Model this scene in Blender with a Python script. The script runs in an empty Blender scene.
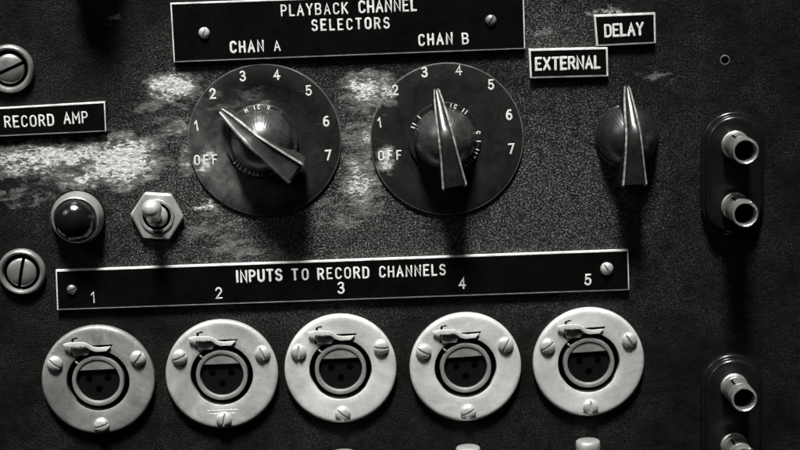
import bpy, bmesh, math, random
from mathutils import Vector, Matrix
random.seed(7)
R = math.radians
S = bpy.context.scene
COL = S.collection
MM = 0.001
K = 0.317            # millimetres of panel per photograph pixel near the middle of the view

# ------------------------------------------------------------------ camera
F_PX = 1700.0
D0 = F_PX * K        # mm from the lens to the panel along the view axis
TILT, YAW, ROLL = R(11.0), R(1.6), R(2.15)
cam_pos = Vector((-D0*math.sin(YAW)*math.cos(TILT), -D0*math.cos(YAW)*math.cos(TILT), D0*math.sin(TILT)))
fwd = (-cam_pos).normalized()
right0 = fwd.cross(Vector((0, 0, 1))).normalized()
up0 = right0.cross(fwd)
right = right0*math.cos(ROLL) - up0*math.sin(ROLL)
up = right0*math.sin(ROLL) + up0*math.cos(ROLL)
cam_d = bpy.data.cameras.new('camera')
cam = bpy.data.objects.new('camera', cam_d); COL.objects.link(cam)
M = Matrix((right, up, -fwd)).transposed().to_4x4()
M.translation = cam_pos*MM
cam.matrix_world = M
cam_d.sensor_width = 36.0
cam_d.lens = 36.0*F_PX/800.0
cam_d.clip_start = 0.02; cam_d.clip_end = 50
cam_d.dof.use_dof = True; cam_d.dof.focus_distance = (D0-6)*MM; cam_d.dof.aperture_fstop = 9
S.camera = cam

def at(px, py, h=0.0):
    """photograph point -> (x, z) in mm on the plane h mm in front of the panel"""
    d = fwd*F_PX + right*(px-400) + up*(225-py)
    t = (-h - cam_pos.y)/d.y
    p = cam_pos + d*t
    return (p.x, p.z)

# ------------------------------------------------------------------ helpers
class MB:
    """collects shapes given as (u right, v up, h out of the panel), in mm"""
    def __init__(s): s.bm = bmesh.new()
    def v(s, u, v, h): return s.bm.verts.new((u*MM, -h*MM, v*MM))
    def face(s, vs):
        try: return s.bm.faces.new(vs)
        except ValueError: return None
    def lathe(s, prof, seg=64, c=(0, 0), mod=None, closed=False, a0=0.0, sq=1.0):
        rings = []
        for (r, h) in prof:
            if r < 1e-6: rings.append([s.v(c[0], c[1], h)]); continue
            ring = []
            for i in range(seg):
                a = 2*math.pi*i/seg + a0
                rr = r*(mod(a, h, r) if mod else 1)
                ring.append(s.v(c[0]+rr*math.cos(a), c[1]+rr*math.sin(a)*sq, h))
            rings.append(ring)
        pr = list(zip(rings, rings[1:]))
        if closed: pr.append((rings[-1], rings[0]))
        for A, B in pr:
            for i in range(seg):
                j = (i+1) % seg
                if len(A) == 1 and len(B) == 1: continue
                if len(A) == 1: s.face([A[0], B[i], B[j]])
                elif len(B) == 1: s.face([A[i], A[j], B[0]])
                else: s.face([A[i], A[j], B[j], B[i]])
        return s
    def prism(s, poly, h0, h1, ch=0.0, hc=None):
        """polygon extruded h0..h1 with a chamfer ch round the front edge"""
        hc = ch if hc is None else hc
        n = len(poly)
        ins = inset(poly, ch) if ch else poly
        lv = [[s.v(x, y, h0) for x, y in poly], [s.v(x, y, h1-hc) for x, y in poly]]
        if ch: lv.append([s.v(x, y, h1) for x, y in ins])
        for A, B in zip(lv, lv[1:]):
            for i in range(n):
                s.face([A[i], A[(i+1) % n], B[(i+1) % n], B[i]])
        s.face(lv[-1]); s.face(lv[0])
        return s
    def tube(s, pts, rads, seg=16, flat=1.0, cap=True):
        """swept tube through 3-d points, round ends"""
        P = [Vector(p) for p in pts]
        rings = []
        n = len(P)
        tang = []
        for i in range(n):
            a = (P[i]-P[i-1]).normalized() if i else None
            b = (P[i+1]-P[i]).normalized() if i < n-1 else None
            t = (a or b) + (b or a)
            tang.append(t.normalized() if t.length > 1e-6 else (a or b))
        up_ = Vector((0, 0, 1))
        if abs(tang[0].dot(up_)) > .9: up_ = Vector((1, 0, 0))
        def ring(c, t, r):
            x = t.cross(up_).normalized(); y = x.cross(t).normalized()
            return [s.v(*(c + x*r*math.cos(2*math.pi*k/seg) + y*r*flat*math.sin(2*math.pi*k/seg))) for k in range(seg)]
        for i in range(n):
            m = 1.0
            if 0 < i < n-1:
                m = 1/max(.6, tang[i].dot((P[i+1]-P[i]).normalized()))
            if i == 0 and cap:
                for q in (80, 50, 25):
                    rings.append(ring(P[0]-tang[0]*rads[0]*math.sin(R(q)), tang[0], rads[0]*math.cos(R(q))))
            rings.append(ring(P[i], tang[i], rads[i]*m))
            if i == n-1 and cap:
                for q in (25, 50, 80):
                    rings.append(ring(P[i]+tang[i]*rads[i]*math.sin(R(q)), tang[i], rads[i]*math.cos(R(q))))
        for A, B in zip(rings, rings[1:]):
            for k in range(seg):
                s.face([A[k], A[(k+1) % seg], B[(k+1) % seg], B[k]])
        s.face(rings[0]); s.face(rings[-1])
        return s
    def build(s, name, mat, parent=None, loc=None, rot=0, smooth=30):
        bmesh.ops.recalc_face_normals(s.bm, faces=s.bm.faces)
        me = bpy.data.meshes.new(name); s.bm.to_mesh(me); s.bm.free()
        me.polygons.foreach_set('use_smooth', [True]*len(me.polygons))
        me.set_sharp_from_angle(angle=R(smooth))
        me.materials.append(mat)
        o = bpy.data.objects.new(name, me); COL.objects.link(o)
        if parent: o.parent = parent
        if loc: o.location = (loc[0]*MM, -(loc[2] if len(loc) > 2 else 0)*MM, loc[1]*MM)
        o.rotation_euler = (0, -rot, 0)
        return o

def inset(poly, d):
    n = len(poly); out = []
    area = sum(poly[i][0]*poly[(i+1) % n][1]-poly[(i+1) % n][0]*poly[i][1] for i in range(n))
    sg = 1 if area > 0 else -1
    for i in range(n):
        p0, p1, p2 = Vector(poly[i-1]), Vector(poly[i]), Vector(poly[(i+1) % n])
        a = (p1-p0).normalized(); b = (p2-p1).normalized()
        na = Vector((-a.y, a.x))*sg; nb = Vector((-b.y, b.x))*sg
        m = na+nb
        m = m/(max(.2, m.length_squared/2))
        q = p1+m*d
        out.append((q.x, q.y))
    return out

def circ(r, n=48, c=(0, 0), a0=0, a1=2*math.pi, full=True):
    m = n if full else n-1
    return [(c[0]+r*math.cos(a0+(a1-a0)*i/m), c[1]+r*math.sin(a0+(a1-a0)*i/m)) for i in range(n)]

def thing(name, label, cat, loc=(0, 0, 0), rot=0, group=None):
    o = bpy.data.objects.new(name, None); COL.objects.link(o)
    o.empty_display_size = 0.005
    o.location = (loc[0]*MM, -(loc[2] if len(loc) > 2 else 0)*MM, loc[1]*MM)
    o.rotation_euler = (0, -rot, 0)
    o['label'] = label; o['category'] = cat
    if group: o['group'] = group
    return o

def dup(root, loc, rot, label):
    r = root.copy(); COL.objects.link(r)
    r.location = (loc[0]*MM, -(loc[2] if len(loc) > 2 else 0)*MM, loc[1]*MM)
    r.rotation_euler = (0, -rot, 0)
    r['label'] = label
    for ch in list(root.children):
        c = ch.copy(); COL.objects.link(c); c.parent = r
        for g in list(ch.children):
            d = g.copy(); COL.objects.link(d); d.parent = c
    return r

# ------------------------------------------------------------------ materials
def new_mat(name):
    m = bpy.data.materials.new(name); m.use_nodes = True
    nt = m.node_tree; b = nt.nodes['Principled BSDF']
    return m, nt, b
def N(nt, t, **kw):
    n = nt.nodes.new(t)
    for k, v in kw.items(): setattr(n, k, v)
    return n
def L(nt, a, b): nt.links.new(a, b)
def val(nt, op, a, b=None, c=None, clamp=False):
    n = N(nt, 'ShaderNodeMath', operation=op); n.use_clamp = clamp
    for i, x in enumerate((a, b, c)):
        if x is None: continue
        if isinstance(x, (int, float)): n.inputs[i].default_value = x
        else: L(nt, x, n.inputs[i])
    return n.outputs[0]
def pos(nt, local=True, scale=(1000, 1000, 1000)):
    src = N(nt, 'ShaderNodeTexCoord').outputs['Object'] if local else N(nt, 'ShaderNodeNewGeometry').outputs['Position']
    m = N(nt, 'ShaderNodeVectorMath', operation='MULTIPLY'); L(nt, src, m.inputs[0]); m.inputs[1].default_value = scale
    return m.outputs[0]
def noise(nt, vec, scale, detail=4, rough=.6, dist=0):
    n = N(nt, 'ShaderNodeTexNoise'); L(nt, vec, n.inputs['Vector'])
    n.inputs['Scale'].default_value = scale; n.inputs['Detail'].default_value = detail
    n.inputs['Roughness'].default_value = rough; n.inputs['Distortion'].default_value = dist
    return n.outputs['Fac']
def ramp(nt, fac, stops):
    r = N(nt, 'ShaderNodeValToRGB'); L(nt, fac, r.inputs[0])
    e = r.color_ramp.elements
    while len(e) < len(stops): e.new(.5)
    for i, (p, g) in enumerate(stops):
        e[i].position = p; e[i].color = (g, g*.995, g*.965, 1)
    return r.outputs[0]
def bump(nt, b, h, strength, dist):
    n = N(nt, 'ShaderNodeBump'); n.inputs['Strength'].default_value = strength
    n.inputs['Distance'].default_value = dist*MM; L(nt, h, n.inputs['Height'])
    L(nt, n.outputs[0], b.inputs['Normal'])

def simple(name, g0, g1, rough, metal=0, nscale=.6, bs=.15, bd=.05, local=True, stretch=(1, 1, 1), spec=.5, bscale=None):
    m, nt, b = new_mat(name)
    p = pos(nt, local, tuple(1000*x for x in stretch))
    n = noise(nt, p, nscale, 6, .65)
    L(nt, ramp(nt, n, [(.3, g0), (.7, g1)]), b.inputs['Base Color'])
    n2 = noise(nt, p, bscale or nscale*3, 5, .7)
    rr = val(nt, 'MULTIPLY_ADD', n2, .25, rough-.12)
    L(nt, rr, b.inputs['Roughness'])
    b.inputs['Metallic'].default_value = metal
    b.inputs['Specular IOR Level'].default_value = spec
    if bs: bump(nt, b, n2, bs, bd)
    return m

# patches where the paint has worn or been smeared: photo x, y, radius x, radius y, strength
WEAR = [(55, 155, 95, 15, 1.15), (122, 160, 42, 29, 1.45), (30, 167, 70, 14, .9), (95, 177, 60, 14, .9), (172, 87, 27, 17, 1.45),
        (176, 128, 20, 14, .62), (188, 158, 12, 18, .8), (204, 163, 15, 15, 1.0), (163, 150, 10, 10, .0), (205, 207, 20, 5, .95),
        (210, 230, 40, 18, .32), (364, 90, 26, 22, 1.05), (386, 92, 13, 22, .85), (370, 138, 26, 24, .8), (386, 158, 11, 18, 1.1),
        (360, 182, 24, 42, .85), (345, 215, 40, 24, .4), (545, 33, 14, 6, .62), (606, 12, 30, 3, .7), (115, 20, 14, 3, .5),
        (655, 76, 28, 6, .45), (160, 110, 30, 20, .42), (240, 250, 60, 12, .42), (20, 196, 50, 10, .45), (255, 104, 30, 18, .5), (222, 105, 20, 20, .48)]
def wear_mask(nt, p, only=None, amp=1.0):
    """p: world position in mm"""
    n1 = N(nt, 'ShaderNodeTexNoise'); L(nt, p, n1.inputs['Vector']); n1.inputs['Scale'].default_value = .22; n1.inputs['Detail'].default_value = 5; n1.inputs['Roughness'].default_value = .65
    s = N(nt, 'ShaderNodeVectorMath', operation='SUBTRACT'); L(nt, n1.outputs['Color'], s.inputs[0]); s.inputs[1].default_value = (.5, .5, .5)
    q = N(nt, 'ShaderNodeVectorMath', operation='MULTIPLY_ADD'); L(nt, s.outputs[0], q.inputs[0]); q.inputs[1].default_value = (13, 0, 10); L(nt, p, q.inputs[2])
    acc = None
    for i, (px, py, rx, ry, st) in enumerate(WEAR):
        if st <= 0 or (only and i not in only): continue
        x, z = at(px, py)
        d = N(nt, 'ShaderNodeVectorMath', operation='SUBTRACT'); L(nt, q.outputs[0], d.inputs[0]); d.inputs[1].default_value = (x, 0, z)
        e = N(nt, 'ShaderNodeVectorMath', operation='MULTIPLY'); L(nt, d.outputs[0], e.inputs[0]); e.inputs[1].default_value = (1/(rx*K), 0, 1/(ry*K))
        l = N(nt, 'ShaderNodeVectorMath', operation='LENGTH'); L(nt, e.outputs[0], l.inputs[0])
        v = val(nt, 'SUBTRACT', 1.25, l.outputs['Value'], clamp=True)
        v = val(nt, 'MULTIPLY', v, st*amp)
        acc = v if acc is None else val(nt, 'MAXIMUM', acc, v)
    return acc

def vscale(nt, p, sc):
    st = N(nt, 'ShaderNodeVectorMath', operation='MULTIPLY'); L(nt, p, st.inputs[0]); st.inputs[1].default_value = sc
    return st.outputs[0]
def mixc(nt, f, a, b_):
    m = N(nt, 'ShaderNodeMix', data_type='RGBA')
    for i, x in ((0, f), (6, a), (7, b_)):
        if isinstance(x, (int, float)): m.inputs[i].default_value = x if i == 0 else (x, x, x*.97, 1)
        else: L(nt, x, m.inputs[i])
    return m.outputs[2]
def step(nt, x, lo, hi):
    n = N(nt, 'ShaderNodeMapRange', interpolation_type='SMOOTHSTEP'); L(nt, x, n.inputs[0])
    n.inputs[1].default_value = lo; n.inputs[2].default_value = hi
    return n.outputs[0]
def scuff(nt, p, mask):
    """crisp edged scraped patches: returns (cover 0..1, grey colour, relief)"""
    ps = vscale(nt, p, (.6, 1, 1.35))
    n1 = noise(nt, ps, .24, 6, .62, .6)
    n2 = noise(nt, ps, .95, 5, .66, .9)
    wv = noise(nt, ps, .50, 2, .5, 1.8)
    rid = val(nt, 'ABSOLUTE', val(nt, 'SINE', val(nt, 'MULTIPLY', wv, 30)))      # wandering wrinkle lines
    lines = step(nt, rid, .02, .50)
    t1 = val(nt, 'ADD', mask, val(nt, 'MULTIPLY_ADD', n1, 1.9, -.95))
    t1 = val(nt, 'ADD', t1, val(nt, 'MULTIPLY_ADD', n2, .6, -.3))
    film = step(nt, t1, .16, .52)
    body = step(nt, mask, .10, .95)
    film = val(nt, 'MULTIPLY', film, val(nt, 'MULTIPLY_ADD', body, .75, .25), clamp=True)
    crust = val(nt, 'MULTIPLY', step(nt, val(nt, 'ADD', t1, val(nt, 'MULTIPLY_ADD', n2, 1.6, -.8)), .66, 1.1), body)
    film = val(nt, 'MULTIPLY', film, step(nt, mask, .02, .2))
    c1 = ramp(nt, val(nt, 'ADD', val(nt, 'MULTIPLY', n1, .5), val(nt, 'MULTIPLY', n2, .5)), [(.38, .045), (.50, .15), (.60, .32)])
    c2 = ramp(nt, n2, [(.36, .26), (.60, .80)])
    col = mixc(nt, crust, c1, c2)
    dk = N(nt, 'ShaderNodeMix', data_type='RGBA', blend_type='MULTIPLY'); dk.inputs[0].default_value = .42
    L(nt, col, dk.inputs[6]); L(nt, lines, dk.inputs[7])
    return film, dk.outputs[2], val(nt, 'ADD', val(nt, 'MULTIPLY', crust, .6), val(nt, 'ADD', val(nt, 'MULTIPLY', lines, .5), val(nt, 'MULTIPLY', n2, .6)))

def panel_mat():
    m, nt, b = new_mat('black_wrinkle_paint')
    p = pos(nt, False)
    pp = vscale(nt, p, (.92, 1, 1.1))
    fine = noise(nt, pp, 1.9, 3, .65, .4)
    spark = noise(nt, pp, 2.9, 2, .6, .2)
    vo = N(nt, 'ShaderNodeTexVoronoi', feature='SMOOTH_F1'); L(nt, pp, vo.inputs['Vector']); vo.inputs['Scale'].default_value = 1.6
    mid = noise(nt, pp, .30, 5, .65)
    broad = noise(nt, p, .05, 4, .6)
    mask = wear_mask(nt, p)
    film, wc, relief = scuff(nt, p, mask)
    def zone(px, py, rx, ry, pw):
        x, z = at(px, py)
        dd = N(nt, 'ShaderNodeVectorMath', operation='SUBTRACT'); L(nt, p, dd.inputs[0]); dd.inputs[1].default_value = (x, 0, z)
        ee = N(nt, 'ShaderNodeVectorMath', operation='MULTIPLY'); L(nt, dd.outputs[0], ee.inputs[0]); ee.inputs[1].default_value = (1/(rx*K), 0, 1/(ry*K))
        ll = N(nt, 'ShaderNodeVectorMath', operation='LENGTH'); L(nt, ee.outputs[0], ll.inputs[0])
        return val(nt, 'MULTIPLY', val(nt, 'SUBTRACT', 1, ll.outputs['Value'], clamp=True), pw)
    speck_zone = None  # specks are brighter and shinier in these broad zones
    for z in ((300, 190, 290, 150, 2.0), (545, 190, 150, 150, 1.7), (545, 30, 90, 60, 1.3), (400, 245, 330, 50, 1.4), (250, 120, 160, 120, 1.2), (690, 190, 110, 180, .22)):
        q = zone(*z); speck_zone = q if speck_zone is None else val(nt, 'MAXIMUM', speck_zone, q)
    speck_zone = val(nt, 'ADD', val(nt, 'MULTIPLY', speck_zone, val(nt, 'MULTIPLY_ADD', mid, 3.0, -.75, True)), val(nt, 'MULTIPLY_ADD', broad, .7, -.27, True), clamp=True)
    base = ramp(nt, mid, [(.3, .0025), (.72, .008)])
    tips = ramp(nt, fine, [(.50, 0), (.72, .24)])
    sp = ramp(nt, spark, [(.66, 0), (.74, .38)])  # specks imitate glints on the wrinkles, painted into the colour
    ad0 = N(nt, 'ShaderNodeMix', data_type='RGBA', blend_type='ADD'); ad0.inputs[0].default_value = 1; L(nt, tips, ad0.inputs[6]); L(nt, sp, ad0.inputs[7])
    tp = mixc(nt, speck_zone, 0.0, ad0.outputs[2])
    ad = N(nt, 'ShaderNodeMix', data_type='RGBA', blend_type='ADD'); ad.inputs[0].default_value = 1
    L(nt, base, ad.inputs[6]); L(nt, tp, ad.inputs[7])
    L(nt, mixc(nt, film, ad.outputs[2], wc), b.inputs['Base Color'])
    L(nt, val(nt, 'ADD', val(nt, 'MULTIPLY_ADD', film, .2, .38), val(nt, 'MULTIPLY', broad, .15)), b.inputs['Roughness'])
    L(nt, val(nt, 'MULTIPLY_ADD', speck_zone, .25, .08), b.inputs['Specular IOR Level'])
    hh = val(nt, 'ADD', fine, val(nt, 'MULTIPLY', vo.outputs['Distance'], .55))
    hh = val(nt, 'ADD', hh, val(nt, 'MULTIPLY', mid, .5))
    hh = val(nt, 'ADD', hh, val(nt, 'MULTIPLY', val(nt, 'MULTIPLY', film, relief), 1.1))
    bump(nt, b, hh, 1.0, .2)
    return m

def dial_mat():
    m, nt, b = new_mat('black_dial_plastic')
    p = pos(nt, False)
    mask = wear_mask(nt, p, only=(7, 11, 12, 14, 24, 25))
    film, wc, relief = scuff(nt, p, mask)
    fine = noise(nt, p, .8, 6, .7)
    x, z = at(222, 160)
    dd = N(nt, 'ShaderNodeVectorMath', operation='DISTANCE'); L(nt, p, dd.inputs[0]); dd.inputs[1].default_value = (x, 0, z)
    sheen_zone = val(nt, 'SUBTRACT', 1, val(nt, 'DIVIDE', dd.outputs['Value'], 26), clamp=True)  # reflected sheen painted as a paler zone on dial A
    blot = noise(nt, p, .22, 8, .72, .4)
    k = val(nt, 'MULTIPLY', val(nt, 'MULTIPLY_ADD', blot, 2.6, -.8, True), val(nt, 'MULTIPLY_ADD', sheen_zone, .9, .1), clamp=True)
    mottle_sheen = mixc(nt, k, .005, .13)
    scr = noise(nt, vscale(nt, p, (.3, 1, 3.2)), .9, 3, .5, .3)
    mottle_scr = mixc(nt, val(nt, 'MULTIPLY', step(nt, scr, .68, .74), .35), mottle_sheen, .12)
    L(nt, mixc(nt, val(nt, 'MULTIPLY', film, .8), mottle_scr, wc), b.inputs['Base Color'])
    L(nt, val(nt, 'MULTIPLY_ADD', fine, .35, .22), b.inputs['Roughness'])
    b.inputs['Specular IOR Level'].default_value = .32
    bump(nt, b, val(nt, 'ADD', fine, val(nt, 'MULTIPLY', film, relief)), .2, .08)
    return m

M_PANEL = panel_mat()
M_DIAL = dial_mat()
M_HOLE = simple('dark_interior', .0005, .001, .9, 0, .5, 0, spec=0)
M_LAM = simple('black_laminate', .001, .003, .30, 0, .12, .05, .02, False, bscale=.9, spec=.3)
M_CORE = simple('white_laminate_core', .32, .76, .5, 0, .25, .3, .08, False, bscale=1.5)
M_INK = simple('white_engraving_fill', .42, .80, .6, 0, .5, .2, .05, False, bscale=2)
M_DIGIT = simple('white_printed_ink', .50, .72, .5, 0, .5, .1, .03, False, bscale=2)
M_FAINT = simple('worn_grey_engraving_fill', .45, .85, .6, 0, .6, .2, .05, False, bscale=2)
M_BAKED = simple('dark_glossy_bakelite', .003, .014, .36, 0, .35, .15, .06, bscale=2, spec=.9)
M_BAKE = simple('black_bakelite', .005, .016, .26, 0, .25, .12, .05, bscale=2.2, spec=.6)
M_BAKEW = simple('dusty_worn_bakelite', .008, .040, .30, 0, .30, .30, .10, bscale=2.8, spec=1.0)
M_EDGE = simple('rubbed_plastic_edge', .04, .36, .3, 0, .5, .15, .04, bscale=2)
M_RIM = simple('dial_rim_plastic', .012, .16, .3, 0, .12, .15, .04, False, bscale=2)  # paler than the disc, painting in the rim's highlight
M_GLOSS = simple('glossy_black_phenolic', .004, .008, .22, 0, .25, .04, .02, bscale=1.2, spec=.6)
def metal_mat(name, g0, g1, metal, rough, stain=.5, sc=1.0, local=False, brush_amt=.12, warp=6.0):
    """tarnished plate: painted reflection gradients, stains, brushing, scratches and pits"""
    m, nt, b = new_mat(name)
    p = pos(nt, local)
    big = noise(nt, p, .06*sc, 4, .6, .5)  # broad tone painted in for reflection gradients
    st_ = noise(nt, p, .35*sc, 5, .75, .6)
    fine = noise(nt, p, 1.4*sc, 6, .8)
    brush = noise(nt, vscale(nt, p, (.12, 1, 3.5)), 1.6*sc, 4, .7)
    scr = noise(nt, vscale(nt, p, (1.6, 1, .22)), 1.1*sc, 2, .5, .5)
    f = val(nt, 'ADD', val(nt, 'MULTIPLY', big, .50), val(nt, 'ADD', val(nt, 'MULTIPLY', st_, .26), val(nt, 'ADD', val(nt, 'MULTIPLY', fine, .12), val(nt, 'MULTIPLY', brush, brush_amt))))
    c = ramp(nt, f, [(.37, g0), (.50, (g0+g1)*.5), (.60, g1)])
    grime = val(nt, 'MULTIPLY', step(nt, st_, .54, .72), stain)
    c = mixc(nt, grime, c, g0*.35)
    pits = val(nt, 'MULTIPLY', step(nt, fine, .69, .76), .6)
    c = mixc(nt, pits, c, .05)
    L(nt, mixc(nt, val(nt, 'MULTIPLY', step(nt, scr, .71, .76), .5), c, .85), b.inputs['Base Color'])
    L(nt, val(nt, 'ADD', val(nt, 'MULTIPLY_ADD', fine, .2, rough-.1), val(nt, 'MULTIPLY', grime, .25)), b.inputs['Roughness'])
    b.inputs['Metallic'].default_value = metal
    h = val(nt, 'ADD', val(nt, 'MULTIPLY', big, warp), val(nt, 'ADD', val(nt, 'MULTIPLY', fine, .45), val(nt, 'ADD', val(nt, 'MULTIPLY', brush, .35), val(nt, 'MULTIPLY', st_, .5))))
    bump(nt, b, h, .5, .12)
    return m
M_FLANGE = metal_mat('satin_nickel', .42, .76, .35, .40, .30)
M_FLANGEB = metal_mat('stained_nickel', .30, .66, .42, .38, .45)
M_FLANGED = metal_mat('dull_nickel', .16, .46, .5, .36, .55)
M_SHELL = metal_mat('grey_die_cast_metal', .20, .38, .5, .40, .3, 2.0, True)
M_CHROME = metal_mat('worn_nickel_plate', .42, .78, .85, .27, .5, 2.6, True, warp=1.5)
M_NUT = metal_mat('matte_nickel_nut', .30, .58, .55, .34, .4, 2.2, True, warp=2)
M_SCREW = metal_mat('bright_screw_metal', .34, .74, .55, .34, .5, 3.0, True, warp=2)
M_LATCH = metal_mat('bent_spring_steel', .50, .85, .45, .34, .2, 3.0, True, warp=1.5)
M_SCREWD = metal_mat('tarnished_screw_metal', .10, .34, .6, .36, .5, 3.0, True, warp=2)
M_CUP = metal_mat('brushed_cup_washer_metal', .16, .36, .6, .34, .5, 2.0, True, warp=2)
M_CUP2 = metal_mat('dull_bezel_metal', .24, .48, .6, .34, .5, 2.0, True, warp=2)
M_LENS = simple('dark_lens_glass', .002, .006, .13, 0, .3, .55, .20, spec=.9, bscale=.45)
M_RUB = simple('black_connector_rubber', .001, .003, .6, 0, .5, .1, .04, bscale=2, spec=.12)

# ------------------------------------------------------------------ engraved lettering (single-stroke alphabet)
def arc(cx, cy, rx, ry, a0, a1, n=8):
    return [(cx+rx*math.cos(R(a0+(a1-a0)*i/n)), cy+ry*math.sin(R(a0+(a1-a0)*i/n))) for i in range(n+1)]
W = .56
G = {
 'A': (W, [[(0, 0), (.28, 1), (.56, 0)], [(.10, .34), (.46, .34)]]),
 'B': (.52, [[(0, 0), (0, 1), (.28, 1)]+arc(.28, .76, .21, .24, 90, -90)+[(0, .52)], [(.28, .52)]+arc(.28, .26, .24, .26, 90, -90)+[(0, 0)]]),
 'C': (.52, [arc(.27, .74, .25, .26, 15, 180)+arc(.27, .26, .25, .26, 180, 345)]),
 'D': (.52, [[(0, 0), (0, 1), (.24, 1)]+arc(.24, .72, .28, .28, 90, 0, 5)+arc(.24, .28, .28, .28, 0, -90, 5)+[(0, 0)]]),
 'E': (.46, [[(.46, 1), (0, 1), (0, 0), (.46, 0)], [(0, .52), (.36, .52)]]),
 'F': (.46, [[(.46, 1), (0, 1), (0, 0)], [(0, .50), (.36, .50)]]),
 'H': (.50, [[(0, 0), (0, 1)], [(.50, 0), (.50, 1)], [(0, .5), (.50, .5)]]),
 'I': (.04, [[(.02, 0), (.02, 1)]]),
 'K': (.52, [[(0, 0), (0, 1)], [(.50, 1), (0, .42)], [(.16, .60), (.52, 0)]]),
 'L': (.42, [[(0, 1), (0, 0), (.42, 0)]]),
 'M': (.62, [[(0, 0), (0, 1), (.31, .35), (.62, 1), (.62, 0)]]),
 'N': (.52, [[(0, 0), (0, 1), (.52, 0), (.52, 1)]]),
 'O': (.54, [arc(.27, .72, .27, .28, 0, 180)+arc(.27, .28, .27, .28, 180, 360)+[(.54, .72)]]),
 'P': (.48, [[(0, 0), (0, 1), (.25, 1)]+arc(.25, .74, .23, .26, 90, -90)+[(0, .48)]]),
 'R': (.52, [[(0, 0), (0, 1), (.26, 1)]+arc(.26, .75, .23, .25, 90, -90)+[(0, .50)], [(.26, .50), (.52, 0)]]),
 'S': (.50, [arc(.25, .76, .24, .24, 20, 250, 8)+arc(.25, .26, .25, .26, 70, -160, 8)]),
 'T': (.52, [[(0, 1), (.52, 1)], [(.26, 1), (.26, 0)]]),
 'U': (.52, [[(0, 1), (0, .26)]+arc(.26, .26, .26, .26, 180, 360)+[(.52, 1)]]),
 'V': (.54, [[(0, 1), (.27, 0), (.54, 1)]]),
 'W': (.7, [[(0, 1), (.18, 0), (.35, .8), (.52, 0), (.7, 1)]]),
 'X': (.54, [[(0, 0), (.54, 1)], [(0, 1), (.54, 0)]]),
 'Y': (.54, [[(0, 1), (.27, .48), (.54, 1)], [(.27, .48), (.27, 0)]]),
 '1': (.24, [[(0, .76), (.20, 1), (.20, 0)]]),
 '2': (.52, [arc(.26, .73, .25, .27, 170, -30, 9)+[(0, 0), (.52, 0)]]),
 '3': (.52, [arc(.25, .76, .23, .24, 155, -80, 9)+[(.2, .52)], [(.2, .52)]+arc(.25, .26, .26, .26, 85, -160, 10)]),
 '4': (.56, [[(.40, 0), (.40, 1), (0, .30), (.56, .30)]]),
 '5': (.52, [[(.46, 1), (.08, 1), (.03, .50)]+arc(.24, .33, .27, .31, 120, -155, 9)]),
 '6': (.52, [[(.42, .98)]+arc(.30, .40, .29, .58, 95, 180, 5)+arc(.26, .30, .25, .30, 180, 540, 14)]),
 '7': (.52, [[(0, 1), (.52, 1), (.18, 0)]]),
 '-': (.3, [[(0, .5), (.3, .5)]]),
}
def letter_mb(mb, ch, fn, hgt, sw, h, rise=.04):
    w, strokes = G[ch]
    for st in strokes:
        pts = []
        for (x, y) in st:
            u, v = fn(x*hgt, y*hgt)
            if pts and (Vector((u, v))-Vector(pts[-1][:2])).length < .02: continue
            pts.append((u+random.uniform(-.015, .015), v+random.uniform(-.015, .015), h))
        if len(pts) > 1:
            r = sw/2
            mb.tube(pts, [r*random.uniform(.92, 1.08) for _ in pts], seg=8, flat=rise/r)
def text_mb(mb, s, p0, p1, hpx, wpx, h, origin, jit=.0):
    """engrave s between two photograph points on the baseline"""
    a = Vector(at(p0[0], p0[1], h)); b = Vector(at(p1[0], p1[1], h))
    d = (b-a); Ln = d.length; d.normalize(); n = Vector((-d.y, d.x))
    hgt = hpx*K
    gw = sum(G[c][0] for c in s)*hgt
    sc = .93 if len(s) > 1 else 1.0
    gap = (Ln-gw*sc)/(len(s)-1) if len(s) > 1 else 0
    if len(s) > 1 and gap < .16*hgt: sc = (Ln-.16*hgt*(len(s)-1))/gw; gap = .16*hgt
    x = 0
    for c in s:
        j = random.uniform(-jit, jit)
        sw = wpx*1.06*K*random.uniform(.86, 1.12)
        def fn(u, v, x=x, j=j):
            q = a + d*(x+u*sc) + n*(v+j)
            return (q.x-origin[0], q.y-origin[1])
        letter_mb(mb, c, fn, hgt, sw, h)
        x += G[c][0]*hgt*sc+gap

# ------------------------------------------------------------------ flange, lamp and jack positions
FL = [(98, 381), (221.8, 375.3), (340.6, 369.6), (465.7, 368), (589, 363)]
FH = 2.4
fl_pos = [at(x, y, FH) for x, y in FL]
hole_c = at(725, 60)

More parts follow.
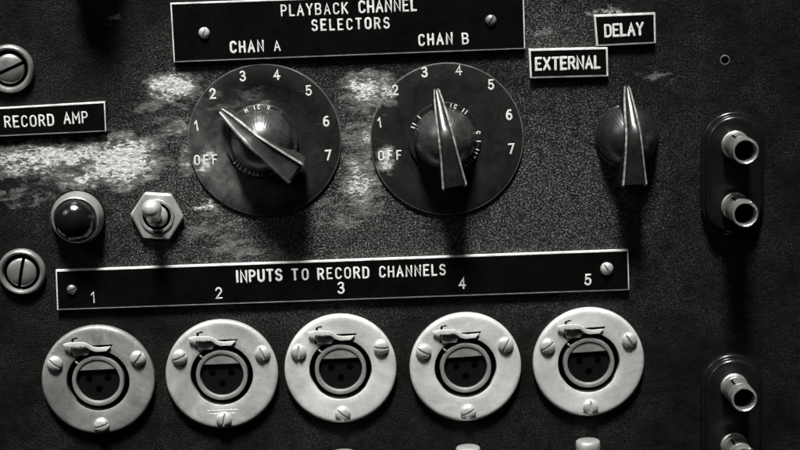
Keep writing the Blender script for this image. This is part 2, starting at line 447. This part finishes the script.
# ------------------------------------------------------------------ the panel (its front sheet has real holes)
def build_panel():
    bm = bmesh.new()
    X0, X1, Z0, Z1 = -240, 240, -170, 175
    def loop(pts): 
        vs = [bm.verts.new((x*MM, 0, z*MM)) for x, z in pts]
        return vs, [bm.edges.new((vs[i], vs[(i+1) % len(vs)])) for i in range(len(vs))]
    ed = []
    n = 10
    outer = [(X0+(X1-X0)*i/n, Z0) for i in range(n)]+[(X1, Z0+(Z1-Z0)*i/n) for i in range(n)]+[(X1-(X1-X0)*i/n, Z1) for i in range(n)]+[(X0, Z1-(Z1-Z0)*i/n) for i in range(n)]
    v, e = loop(outer); ed += e
    walls = []
    for c, r in [(p, 10.6) for p in fl_pos]+[(hole_c, 1.25)]:
        v, e = loop(circ(r, 40, c)); ed += e; walls.append(v)
    bmesh.ops.triangle_fill(bm, use_beauty=True, use_dissolve=False, edges=ed)
    for v in walls:
        back = [bm.verts.new((q.co.x, 14*MM, q.co.z)) for q in v]
        for i in range(len(v)):
            bm.faces.new((v[i], v[(i+1) % len(v)], back[(i+1) % len(v)], back[i]))
        bm.faces.new(back)
    bmesh.ops.recalc_face_normals(bm, faces=bm.faces)
    me = bpy.data.meshes.new('front_panel'); bm.to_mesh(me); bm.free()
    # front faces must look towards the camera (-Y)
    me.materials.append(M_PANEL)
    o = bpy.data.objects.new('front_panel', me); COL.objects.link(o)
    o['kind'] = 'structure'
    o['label'] = 'black wrinkle painted equipment panel with scuffed patches'
    return o
build_panel()
rt = thing('screw_hole', 'small empty screw hole in the bare dark panel above the upper pair of banana jacks', 'hole', hole_c)
MB().lathe([(1.2, .03), (1.25, .10), (1.45, .10), (1.6, .02)], 32).build('worn_rim', M_SCREWD, rt)
MB().lathe([(0, .03), (1.3, .03)], 32).build('opening', M_HOLE, rt)

# ------------------------------------------------------------------ nameplates
def nameplate(name, label, corners, thick, texts, screws, group=None, bev=.36, wpx=1.7):
    """corners: photo TL, TR, BR, BL of the front face's outer edge"""
    P = [Vector(at(x, y, thick*.6)) for x, y in corners]
    c = (P[0]+P[1]+P[2]+P[3])/4
    poly = [(p.x-c.x, p.y-c.y) for p in P][::-1]
    t = thing(name, label, 'nameplate', (c.x, c.y), 0, group)
    MB().prism(poly, 0.0, thick, bev, bev*.25).build('white_edge', M_CORE, t, smooth=15)
    MB().prism(inset(poly, bev+.02), thick-.2, thick+.06, .03).build('face', M_LAM, t, smooth=15)
    for w in texts:
        s, p0, p1, hp = w[:4]
        mb = MB(); text_mb(mb, s, p0, p1, hp, w[4] if len(w) > 4 else wpx, thick+.08, c, .06)
        o = mb.build('lettering', M_INK, t)
        o['label'] = 'engraved white lettering reading ' + s
    for (sx, sy, r, mt, ang) in screws:
        x, z = at(sx, sy, thick+.8)
        o = round_screw(r, mt, ang)
        o.parent = t; o.location = ((x-c.x)*MM, -thick*MM, (z-c.y)*MM)
    return t
def round_screw(r, mat, ang, parent=None, hh=None):
    hh = hh or r*.72
    mb = MB()
    prof = [(r*.98, 0), (r, hh*.18)]+[(r*math.cos(R(a)), hh*.18+hh*.82*math.sin(R(a))) for a in (12, 24, 36, 48, 60, 72, 82)]+[(0, hh)]
    mb.lathe(prof, 32)
    # cut the slot by pushing the dome down along a line
    bmesh.ops.bisect_plane(mb.bm, geom=mb.bm.verts[:]+mb.bm.edges[:]+mb.bm.faces[:], plane_co=(0, 0, r*.13*MM), plane_no=(0, 0, 1))
    bmesh.ops.bisect_plane(mb.bm, geom=mb.bm.verts[:]+mb.bm.edges[:]+mb.bm.faces[:], plane_co=(0, 0, -r*.13*MM), plane_no=(0, 0, 1))
    bmesh.ops.bisect_plane(mb.bm, geom=mb.bm.verts[:]+mb.bm.edges[:]+mb.bm.faces[:], plane_co=(0, 0, r*.17*MM), plane_no=(0, 0, 1))
    bmesh.ops.bisect_plane(mb.bm, geom=mb.bm.verts[:]+mb.bm.edges[:]+mb.bm.faces[:], plane_co=(0, 0, -r*.17*MM), plane_no=(0, 0, 1))
    for v in mb.bm.verts:
        if abs(v.co.z) < r*.15*MM:
            v.co.y = max(v.co.y, -hh*.42*MM)
    o = mb.build('screw', mat, parent, rot=ang, smooth=40)
    return o

nameplate('engraved_nameplate', 'large black nameplate reading PLAYBACK CHANNEL SELECTORS above the two selector dials',
    [(170.5, 3), (523.5, -9.5), (525, 48.5), (174, 62)], 1.7,
    [('PLAYBACK', (281.8, 15.8), (347.5, 13.2), 10, 1.5), ('CHANNEL', (359.5, 12.4), (416, 10.2), 10.6, 1.9), ('SELECTORS', (312.5, 30.4), (389, 27.8), 9.8, 1.7),
     ('CHAN', (231, 52.4), (263.3, 51), 10, 1.8), ('A', (274.8, 50.6), (281.2, 50.2), 9, 1.5), ('CHAN', (419.3, 45.2), (452, 43.6), 10, 1.8), ('B', (463, 43.6), (469, 43.2), 9.8, 1.5)],
    [(204, 33, 1.75, M_SCREW, R(70)), (491, 20.5, 1.75, M_SCREWD, R(60))])
nameplate('engraved_nameplate', 'long narrow black nameplate reading INPUTS TO RECORD CHANNELS above the round sockets',
    [(56, 270), (628, 249.5), (629, 289.5), (57.5, 309.5)], 1.7,
    [('INPUTS', (237.3, 282), (281.5, 280.2), 10.8, 2.0), ('TO', (292.5, 279.8), (308, 279.4), 10.4, 1.8), ('RECORD', (318.5, 279), (368.5, 277.4), 10.4, 1.7),
     ('CHANNELS', (380, 277), (445, 274.8), 10.3, 1.7),
     ('1', (92, 302.5), (95, 302.4), 10.6, 1.4), ('2', (216.4, 298.3), (222.4, 298), 10.4, 1.6), ('3', (338.4, 293.3), (344.8, 293), 10.8, 1.8), ('4', (459.5, 288.4), (466, 288.2), 10.4, 1.6),
     ('5', (585.4, 284.8), (592, 284.6), 10.4, 1.7)],
    [(71.5, 290, 1.6, M_SCREWD, R(20)), (607, 269, 2.1, M_SCREW, R(-60))])
nameplate('engraved_nameplate', 'black nameplate reading RECORD AMP at the left edge above the pale scuff',
    [(-42, 110), (105.3, 101.5), (106.5, 131), (-42, 138)], 1.7,
    [('RECORD', (5.5, 127.2), (53.5, 125.2), 10.2, 1.5), ('AMP', (64.6, 123.4), (87.5, 122.4), 10.4, 1.6)], [])
nameplate('engraved_nameplate', 'small black nameplate reading DELAY with thick white edge',
    [(593.5, 15), (655, 12.5), (655.5, 43), (596.2, 46)], 1.7,
    [('DELAY', (605.5, 36.4), (642.8, 34.2), 11, 2.3)], [], bev=.54)
nameplate('engraved_nameplate', 'small black nameplate reading EXTERNAL below and left of the DELAY plate',
    [(528.5, 49), (607.3, 47), (608, 76), (530, 78)], 1.7,
    [('EXTERNAL', (536.2, 69.8), (599.5, 67.6), 11.2, 2.4)], [], bev=.54)

# ------------------------------------------------------------------ selector dials
def dial(cx, cy, r, digs, off, label, gr=.02):
    h = .9
    c = at(cx, cy, h)
    t = thing('selector_dial', label, 'dial', c, 0, 'round dials behind the pointer knobs')
    rr = r*K
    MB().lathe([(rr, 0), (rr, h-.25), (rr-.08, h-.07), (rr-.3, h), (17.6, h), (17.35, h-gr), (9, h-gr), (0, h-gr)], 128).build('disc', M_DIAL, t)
    o = [q for q in t.children if q.name.startswith('disc')][0]
    o.data.materials.append(M_EDGE)
    for pl in o.data.polygons:
        if math.hypot(pl.center.x, pl.center.z) > (rr-.33)*MM: pl.material_index = 1
    o.data.materials[1] = M_RIM
    for s, x, y in digs:
        mb = MB(); w = G[s][0]*9.2
        text_mb(mb, s, (x-w/2, y+4.4), (x+w/2, y+4.1), 9, 1.7, h+.04, c)
        mb.build('numeral', M_DIGIT, t)['label'] = 'printed white number ' + s
    mb = MB(); text_mb(mb, 'OFF', (off[0]-11, off[1]+4.6), (off[0]+11, off[1]+4), 8.8, 1.4, h+.04, c)
    mb.build('lettering', M_DIGIT, t)['label'] = 'printed white lettering reading OFF'
    return t, c
dA, cA = dial(264.6, 140.5, 75.6, [('1', 197, 126), ('2', 213, 94), ('3', 243, 76.5), ('4', 277, 75), ('5', 309, 91), ('6', 326.5, 121.5), ('7', 328.5, 155.5)], (206, 160),
    'black round selector dial under CHAN A with numbers 1 to 7', .14)
dB, cB = dial(447, 139.5, 76, [('1', 380, 123), ('2', 395.5, 90.5), ('3', 424.7, 72.5), ('4', 459, 70.5), ('5', 491.3, 85), ('6', 509.4, 115), ('7', 511.5, 149)], (390, 155.5),
    'black round selector dial under CHAN B with numbers 1 to 7')

# ------------------------------------------------------------------ pointer knobs
def knob_parts(t, skirt, ringtext, mats):
    mb_, mbar = mats
    b0 = 0.0
    if skirt:
        MB().lathe([(11.4, 0), (11.4, .7), (11.2, .95), (9, 1.0), (0, 1.0)], 96).build('skirt', M_DIAL, t)
        b0 = 1.0
    else:
        MB().lathe([(10.1, 0), (10.1, .8), (9.9, 1.0), (0, 1.0)], 64).build('skirt', M_BAKE, t)
    nfl = 44
    def mod(a, h, r):
        return 1 - (.005*(.5+.5*math.cos(a*nfl))**2 if h > b0+1.2 and r > 4 else 0)
    prof = [(9.75, b0), (9.75, b0+.8)]+[(9.6*math.cos(R(q)), b0+.8+10.2*math.sin(R(q))) for q in (6, 14, 22, 30, 38, 46, 54, 62, 70, 78, 85)]+[(0, b0+11.0)]
    MB().lathe(prof, 264, mod=mod).build('body', mb_, t, smooth=50)
    mb = MB()
    secs = [(16.0, .45, 2.0), (15.7, .85, 3.2), (13.0, 1.35, 5.0), (9.0, 1.85, 8.4), (5.5, 2.15, 11.4), (3.0, 2.35, 13.2), (1.0, 2.5, 13.9), (-2.5, 2.75, 14.2), (-8, 3.25, 14.3), (-13.2, 3.8, 14.3), (-13.9, 3.7, 13.9), (-14.1, 3.5, 13.0)]
    rows = []
    for (s, w, h) in secs:
        h += b0*.6
        e = min(.45, w*.3); g = min(.85, w*.30)
        base = 1.0+b0 if s < 10.5 else 1.0+b0
        prof2 = [(-w-.45, base), (-w-.1, h-e), (-w+e*.35, h-e*.3), (-w+e, h), (-w+e*1.9, h-g*.6), (0, h-g), (w-e*1.9, h-g*.6), (w-e, h), (w-e*.35, h-e*.3), (w+.1, h-e), (w+.45, base)]
        rows.append([mb.v(u, s, q) for u, q in prof2])
    for A, B in zip(rows, rows[1:]):
        for i in range(len(A)-1): mb.face([A[i], A[i+1], B[i+1], B[i]])
        mb.face([A[0], B[0], B[-1], A[-1]])
    mb.face(rows[0]); mb.face(rows[-1][::-1])
    o = mb.build('pointer', mbar, t, smooth=28)
    o.data.materials.append(M_EDGE)
    nf = len(prof2)
    for i, pl in enumerate(o.data.polygons):
        if i < (len(secs)-1)*nf and (i % nf) in (1, 2, 7, 8): pl.material_index = 1
    for txt, a0 in ringtext or ():
        mb = MB()
        rad = 10.05
        a = R(a0)
        for chh in txt:
            if chh != ' ':
                def fn(u, v, a=a):
                    aa = a - u/rad
                    return ((rad+v)*math.cos(aa), (rad+v)*math.sin(aa))
                letter_mb(mb, chh, fn, 1.15, .30, b0+1.04, .05)
            a -= R(8.2 if chh != 'I' else 6)
        mb.build('lettering', M_FAINT, t)
def knob(cx, cy, h, rot, label, skirt, ringtext, mats):
    c = at(cx, cy, h)
    t = thing('pointer_knob', label, 'knob', (c[0], c[1], h), 0, 'black pointer knobs')
    knob_parts(t, skirt, ringtext, mats)
    t.rotation_euler = (0, -rot, 0)
    return t
knob(262, 140, .9, R(50), 'black pointer knob on the CHAN A dial turned towards number 2', True, (('M IC V', 66), ('II IMIVCTII', 238)), (M_BAKEW, M_BAKEW))
knob(444.5, 138, .9, R(8), 'black pointer knob on the CHAN B dial pointing between 3 and 2', True, (('IC II', 70), ('C I IITIIMI IIC', 2), ('II I', 150)), (M_BAKEW, M_BAKE))
knob(626.5, 136, 0, R(0.5), 'black pointer knob without dial below the DELAY plate', False, None, (M_BAKED, M_BAKE))

knob(103, -78, 0, R(-30), 'added unseen black pointer knob above the top edge, casting the upper left shadow', False, None, (M_BAKED, M_BAKE))  # unseen knob added above the frame to cast the upper-left shadow
# ------------------------------------------------------------------ big panel screws in cup washers
def cup_screw(px, py, rot, label, head_mat):
    c = at(px, py, 1.5)
    t = thing('panel_screw', label, 'screw', c, 0, 'slotted panel screws in cup washers')
    MB().lathe([(7.5, 0), (7.5, .9), (7.2, 1.6), (6.7, 2.0), (6.2, 1.9), (5.8, 1.4), (5.6, .3)], 64).build('cup_washer', M_CUP, t)
    MB().lathe([(0, .12), (5.65, .12)], 48).build('recess', M_HOLE, t)
    mb = MB()
    r = 4.6
    sg = []
    for sd in (1, -1):      # two halves of a domed head either side of the slot
        n = 20
        rows = []
        y0 = .55
        for k in range(9):
            f = k/8
            row = []
            for i in range(n+1):
                a = math.pi*i/n
                x = r*math.cos(a); y = max(y0, r*math.sin(a)*f + y0*(1-f))
                lim = math.sqrt(max(0, r*r-x*x))
                y = y0 + (max(lim, y0)-y0)*f
                d = min(1, math.hypot(x, y)/r)
                row.append(mb.v(x, sd*y, .7+1.5*math.sqrt(max(0, 1-d*d*.96))))
            rows.append(row)
        low = [mb.v(v.co.x/MM, v.co.z/MM, .1) for v in rows[0]]
        top = [mb.v(v.co.x/MM, v.co.z/MM, .1) for v in rows[-1]]
        for A, B in zip([low]+rows, rows+[top]):
            for i in range(n): mb.face([A[i], A[i+1], B[i+1], B[i]])
    bmesh.ops.remove_doubles(mb.bm, verts=mb.bm.verts, dist=1e-6)
    mb.build('screw_head', head_mat, t, rot=rot, smooth=35)
    return t
cup_screw(9, 69, R(22), 'large slotted panel screw cut by the left edge above the RECORD AMP plate', M_SCREWD)
cup_screw(21.3, 272.6, R(77), 'large slotted panel screw left of the long INPUTS plate', M_CUP)

# ------------------------------------------------------------------ indicator lamp
c = at(77.6, 217.2, 1.0)
t = thing('indicator_lamp', 'round dark glass indicator lamp in a pale metal bezel left of the toggle switch', 'lamp', c)
MB().lathe([(8.25, 0), (8.3, 1.6), (8.15, 2.2), (7.5, 4.6), (7.25, 5.6), (6.95, 5.9), (6.7, 5.7), (6.6, 4)], 72).build('bezel', M_CUP2, t)
MB().lathe([(6.62, 4.2), (6.62, 5.6)]+[(6.6*math.cos(R(a)), 5.6+5.4*math.sin(R(a))) for a in range(6, 90, 6)]+[(0, 11.0)], 64).build('lens', M_LENS, t, smooth=60)
MB().lathe([(8.5, 0), (8.5, .3), (8.2, .4)], 64).build('gasket', M_HOLE, t)

# ------------------------------------------------------------------ toggle switches
def toggle(px, py, label, tip, rot, big=False, h=2.2):
    c = at(px, py, h)
    t = thing('toggle_switch', label, 'switch', c, 0, 'metal toggle switches')
    hexa = [(8.35*math.cos(R(60*i)+rot), 8.35*math.sin(R(60*i)+rot)) for i in range(6)]
    pol = []
    for i in range(6):      # slightly rounded corners
        a, b_, d = Vector(hexa[i-1]), Vector(hexa[i]), Vector(hexa[(i+1) % 6])
        for f in (.12, .05): pol.append(tuple(b_.lerp(a, f)))
        for f in (.05, .12): pol.append(tuple(b_.lerp(d, f)))
    pol = [pol[i] for i in range(len(pol))]
    ip = inset(pol, .45)
    mb = MB(); n = len(pol)
    lv = [[mb.v(x, y, 0) for x, y in pol], [mb.v(x, y, 1.7) for x, y in pol], [mb.v(x, y, 2.1) for x, y in ip]]
    for A, B in zip(lv, lv[1:]):
        for i in range(n): mb.face([A[i], A[(i+1) % n], B[(i+1) % n], B[i]])
    # ring front with an opening
    cr = []
    for i in range(n):
        a = math.atan2(ip[i][1], ip[i][0]); cr.append((5.6*math.cos(a), 5.6*math.sin(a)))
    ring = [mb.v(x, y, 2.15) for x, y in cr]; deep = [mb.v(x, y, .3) for x, y in cr]
    for A, B in ((lv[-1], ring), (ring, deep)):
        for i in range(n): mb.face([A[i], A[(i+1) % n], B[(i+1) % n], B[i]])
    mb.build('hex_nut', M_NUT, t, smooth=25)
    MB().lathe([(5.45, .2), (5.45, 2.3), (5.2, 2.6), (4.65, 2.6), (4.4, 2.3), (4.35, .3), (0, .2)], 48).build('bushing', M_SHELL, t)
    MB().prism([(-.95, -5.25), (.95, -5.25), (.95, -4.6), (-.95, -4.6)], 2.0, 3.06).build('keyway', M_HOLE, t)
    MB().lathe([(3.4, .3)]+[(3.5*math.cos(R(a)), 2.1+1.5*math.sin(R(a))) for a in range(0, 90, 15)]+[(0, 3.6)], 40).build('pivot_ball', M_NUT, t)
    MB().lathe([(3.3, 2.0), (4.42, 2.0)], 40).build('gap_shade_ring', M_HOLE, t)  # flat black ring that paints in the shade of the gap
    mb = MB()
    T = Vector(tip)
    mb.tube([(0, -.6, 1.5), tuple(T*.33+Vector((0, -.4, 1.2))), tuple(T*.66+Vector((0, -.2, .6))), tuple(T*.88+Vector((0, 0, .2))), tuple(T)],
            [1.5, 1.9, 2.5, 3.1, 3.0] if not big else [1.6, 2.2, 3.0, 3.75, 3.9], 28)
    mb.build('lever', M_SCREW, t, smooth=60)
    return t
toggle(156.8, 216.3, 'hexagonal nut toggle switch with ball tipped lever right of the indicator lamp', (-.5, 4.0, 11.0), R(-6))
for px, py, lab in ((345.5, 503, 'toggle switch lever tip just showing at the bottom edge below socket 3'),
                    (468.5, 498, 'toggle switch lever tip at the bottom edge below socket 4'),
                    (586.5, 491.5, 'toggle switch lever tip at the bottom edge below socket 5, most visible of the three')):
    c = at(px, py, 0)
    tt = thing('toggle_switch', lab, 'switch', c, 0, 'metal toggle switches')
    MB().lathe([(8.3, 0), (8.3, 1.8), (7.8, 2.2), (5.6, 2.2), (5.5, 1)], 6).build('hex_nut', M_NUT, tt, smooth=20)
    MB().lathe([(5.5, .2), (5.5, 3.4), (5.0, 3.8), (0, 3.8)], 40).build('bushing', M_SHELL, tt)
    # flat-ended bat lever thrown upwards
    mb = MB()
    pts = [(0, 0, 3), (0, 4.6, 4.4), (0, 10.5, 5.2), (0, 17.5, 5.2), (0, 18.9, 5.15), (0, 19.2, 5.14)]
    mb.tube(pts, [1.6, 2.3, 3.5, 3.95, 3.85, 3.5], 32, cap=False)
    mb.build('lever', M_NUT, tt, smooth=50)

# ------------------------------------------------------------------ round input sockets
def socket(t, mat, latch_rot=0, rowtext=False):
    i_ = latch_rot
    jx = (0, 1.2, -.6, .5, -1.4)[i_]; jh = (.25, 0, .1, -.15, .05)[i_]
    FR = 17.95
    MB().lathe([(FR, .1), (FR, FH-.9), (FR-.15, FH-.5), (FR-.5, FH-.2), (FR-1.1, FH-.03), (FR-1.8, FH), (12, FH), (10.2, FH), (10.05, FH-.06), (10.0, FH-.2), (10.0, -.5)], 160).build('flange', mat, t, smooth=40)
    MB().lathe([(10.05, -3), (9.9, -3.2), (0, -3.2)], 64).build('well', M_HOLE, t)
    sh = MB()
    sh.lathe([(8.25, -3), (8.25, 2.2), (8.1, 2.55), (7.5, 2.6), (7.05, 2.5), (6.85, 2.1), (6.8, -3)], 96)
    o = sh.build('shell', M_SHELL, t)
    chord = [p for p in circ(6.95, 40, (0, 0), math.asin(3.6/6.95), math.pi-math.asin(3.6/6.95), False)]
    MB().prism(chord, -3, 2.2, .15).build('key_block', M_SHELL, o)
    mb = MB(); mb.tube([(-5.9, 6.0, 2.3), (-6.5, 6.6, 2.3)], [.35, .35], 10)
    mb.build('key_tab', M_SHELL, o)
    ins = MB()
    low = [p for p in circ(6.75, 56, (0, 0), math.pi-math.asin(3.5/6.75), 2*math.pi+math.asin(3.5/6.75), False)]
    ins.prism(low, -5, 1.3, .15)
    ins = ins.build('insert', M_RUB, t)
    for (u, v) in ((-3.0, .6), (3.0, .6), (0, -3.0)):
        MB().lathe([(1.12, 1.25), (1.10, 1.345), (0, 1.345)], 24, (u, v)).build('contact_hole', M_HOLE, ins)
    # press latch: an S shaped spring tab lying over the flange
    q = K
    def P(x, y): return (x*q, y*q)
    mb = MB()
    up_ = [(-31, 41.0), (-25, 42.6), (-17, 42.8), (-9.5, 41.8), (-5.6, 38.9), (-1.6, 35.9), (4, 34.9), (15.5, 35.4)]
    dn_ = [(-29.6, 39.4), (-23, 38.2), (-15, 38.0), (-10.8, 38.9), (-7.0, 36.0), (-3.2, 32.6), (1, 31.0), (11, 31.2)]
    hs = [3.6, 4.0, 4.3, 4.1, 3.6, 3.1, 3.0, 3.0]
    A = [mb.v(x*q, y*q, h) for (x, y), h in zip(up_, hs)]; B = [mb.v(x*q, y*q, h+.15) for (x, y), h in zip(dn_, hs)]
    A2 = [mb.v(x*q, y*q, h-.6) for (x, y), h in zip(up_, hs)]; B2 = [mb.v(x*q, y*q, h-.5) for (x, y), h in zip(dn_, hs)]
    C = [mb.v((a[0]+b[0])/2*q, (a[1]+b[1])/2*q, h+.18) for a, b, h in zip(up_, dn_, hs)]
    for row in (A, B, A2, B2, C):
        for k_, vv in enumerate(row):
            vv.co.z += jx*.16*MM*(k_/7-.5); vv.co.y -= jh*MM*(1-k_/7)
    n = len(A)
    for i in range(n-1):
        for X, Y in ((A, C), (C, B), (B, B2), (B2, A2), (A2, A)):
            mb.face([X[i], X[i+1], Y[i+1], Y[i]])
    mb.face([A[0], C[0], B[0], B2[0], A2[0]]); mb.face([A[-1], C[-1], B[-1], B2[-1], A2[-1]])
    la = mb.build('latch', M_LATCH, t, smooth=50)
    MB().prism([P(-22, 27.5), P(-8, 27.5), P(-5, 33), P(-8, 38), P(-21, 38), P(-24, 33)], FH-.2, FH+.55, .2).build('latch_pivot', M_SHELL, la)
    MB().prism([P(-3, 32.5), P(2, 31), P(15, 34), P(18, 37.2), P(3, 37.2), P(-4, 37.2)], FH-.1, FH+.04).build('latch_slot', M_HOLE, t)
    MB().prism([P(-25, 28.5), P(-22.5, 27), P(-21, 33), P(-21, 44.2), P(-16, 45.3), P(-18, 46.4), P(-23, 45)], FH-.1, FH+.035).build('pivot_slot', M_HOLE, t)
    for k, (u, v, a) in enumerate(((-41.6, 20.6, 20), (41.8, 21.6, 70), (0, -46.3, -5))):
        s = round_screw(2.5, M_SCREW, R(a+latch_rot*7), t, 1.55)
        s.rotation_euler = (0, -R((a+i_*63+k*40) % 180-60), 0)
        s.location = (u*K*MM, -FH*MM, v*K*MM)
    if rowtext:
        mb = MB()
        for (v, u0, u1) in ((-36.6, -16, 15), (-40.2, -13, -3.5), (-40.2, 5, 11)):
            u = u0
            while u < u1:
                w = random.uniform(1.0, 2.2)
                mb.tube([(u*K, v*K, FH+.01), ((u+w)*K, (v+random.uniform(-.4, .4))*K, FH+.01)], [.12, .12], 6, flat=.4)
                u += w+random.uniform(.7, 1.4)
        mb.build('maker_marking', M_FLANGE, t)
names = ['dull grey round socket under number 1, leftmost and darkest of the five', 'round metal socket under number 2 with fine marking over its lower screw',
         'round metal socket under number 3, middle of the five', 'round metal socket under number 4 with three mounting screws', 'round metal socket under number 5, rightmost of the five']
for i, p in enumerate(fl_pos):
    t = thing('input_socket', names[i], 'socket', p, 0, 'round three pin input sockets')
    socket(t, (M_FLANGED, M_FLANGEB, M_FLANGE, M_FLANGE, M_FLANGE)[i], i, i == 1)
    t.rotation_euler = (0, R((-.5, .5, 0, -1.5, -1)[i]), 0)

# ------------------------------------------------------------------ banana jacks
def jack_pair(a, b, label):
    A = Vector(at(*a, 5.0)); B = Vector(at(*b, 5.0))
    t = thing('jack_pair', label, 'jack', (A.x, A.y), 0, 'pairs of banana jacks')
    d = B-A
    an = math.atan2(d.y, d.x)
    def stad(r, n=24):
        pts = [(r*math.cos(an+math.pi/2+math.pi*i/n), r*math.sin(an+math.pi/2+math.pi*i/n)) for i in range(n+1)]
        pts += [(d.x+r*math.cos(an-math.pi/2+math.pi*i/n), d.y+r*math.sin(an-math.pi/2+math.pi*i/n)) for i in range(n+1)]
        return pts
    mb = MB()
    lv = []
    for r, h in ((9.9, 0), (9.9, 2.2), (9.75, 2.5), (9.4, 2.65), (9.0, 2.7), (8.9, 3.0), (8.8, 4.4), (8.55, 4.8), (8.1, 5.0), (7.6, 5.02)):
        lv.append([mb.v(x, y, h) for x, y in stad(r)])
    n = len(lv[0])
    for X, Y in zip(lv, lv[1:]):
        for i in range(n): mb.face([X[i], X[(i+1) % n], Y[(i+1) % n], Y[i]])
    mb.face(lv[-1])
    mb.build('base', M_GLOSS, t, smooth=45)
    for k, q in enumerate((Vector((0, 0)), d)):
        def mod(a, h, r):       # a shallow notch in the lip
            return 1
        j = MB().lathe([(4.4, 4.9), (4.4, 5.7), (4.1, 6.0), (4.1, 8.0), (3.95, 8.2), (3.95, 8.5), (4.1, 8.7), (4.05, 15.0), (3.92, 15.2), (3.92, 15.5), (4.08, 15.7), (4.1, 19.2), (3.95, 19.55), (3.7, 19.6), (3.4, 19.3), (3.3, 18.6), (3.3, 7)], 64).build('jack', M_CHROME, t, loc=(q.x, q.y, 0))
        MB().lathe([(0, 6), (3.28, 6)], 32).build('bore', M_HOLE, j)
        MB().lathe([(3.27, 5.9), (3.27, 15.5), (2.9, 15.6), (2.85, 5.9)], 32).build('inner_sleeve', M_RUB, j)
        if k == 1:
            mb = MB(); mb.tube([(1.5, 3.55, 16.5), (1.6, 3.6, 19.7)], [.55, .5], 12); mb.build('key_tab', M_CHROME, j)
        mb = MB(); mb.prism([(-2.2, 3.2), (-1.7, 3.2), (-1.7, 3.75), (-2.2, 3.55)], 9.5, 15.0); mb.build('slot', M_HOLE, j)
    return t
jack_pair((735, 144.5), (734.8, 206), 'upper pair of nickel banana jacks on a glossy black oval base')
jack_pair((734, 386.5), (733.8, 445.5), 'lower pair of nickel banana jacks, the second one cut by the bottom edge')

# ------------------------------------------------------------------ light
def aim(o, target):
    d = Vector(target) - o.location
    o.rotation_euler = d.to_track_quat('-Z', 'Y').to_euler()
def area(name, loc, target, size, power, sy=None, spread=180):
    l = bpy.data.lights.new(name, 'AREA'); l.energy = power; l.size = size
    if sy: l.shape = 'RECTANGLE'; l.size_y = sy
    l.color = (1, .99, .965); l.spread = R(spread)
    o = bpy.data.objects.new(name, l); COL.objects.link(o); o.location = loc; aim(o, target); return o
el, az, d = R(22.5), R(3.5), 2.0
sp = bpy.data.lights.new('desk_lamp', 'SPOT'); sp.energy = 960; sp.spot_size = R(15.5); sp.spot_blend = 1.0; sp.shadow_soft_size = .26
sp.color = (1, .99, .965)
so = bpy.data.objects.new('desk_lamp', sp); COL.objects.link(so)
so.location = (-d*math.sin(az)*math.cos(el)-.02, -d*math.sin(el), d*math.cos(az)*math.cos(el)); aim(so, (-.045, 0, -.01))
area('left_fill', (-1.5, -1.1, 1.3), (0, 0, 0), .45, 6.0)  # soft fill light added from the upper left
w = bpy.data.worlds.new('World'); S.world = w; w.use_nodes = True
nt = w.node_tree; bg = nt.nodes['Background']
tc = N(nt, 'ShaderNodeTexCoord'); sx = N(nt, 'ShaderNodeSeparateXYZ'); L(nt, tc.outputs['Generated'], sx.inputs[0])
rm = N(nt, 'ShaderNodeValToRGB'); L(nt, val(nt, 'MULTIPLY_ADD', sx.outputs['Z'], .5, .5), rm.inputs[0])
rm.color_ramp.elements[0].position = .35; rm.color_ramp.elements[0].color = (.004, .004, .004, 1)
rm.color_ramp.elements[1].position = .9; rm.color_ramp.elements[1].color = (.16, .16, .157, 1)
L(nt, rm.outputs[0], bg.inputs['Color']); bg.inputs['Strength'].default_value = .3

S.view_settings.view_transform = 'Standard'; S.view_settings.look = 'None'
S.view_settings.exposure = 0; S.view_settings.gamma = 1
S.render.engine = 'CYCLES'
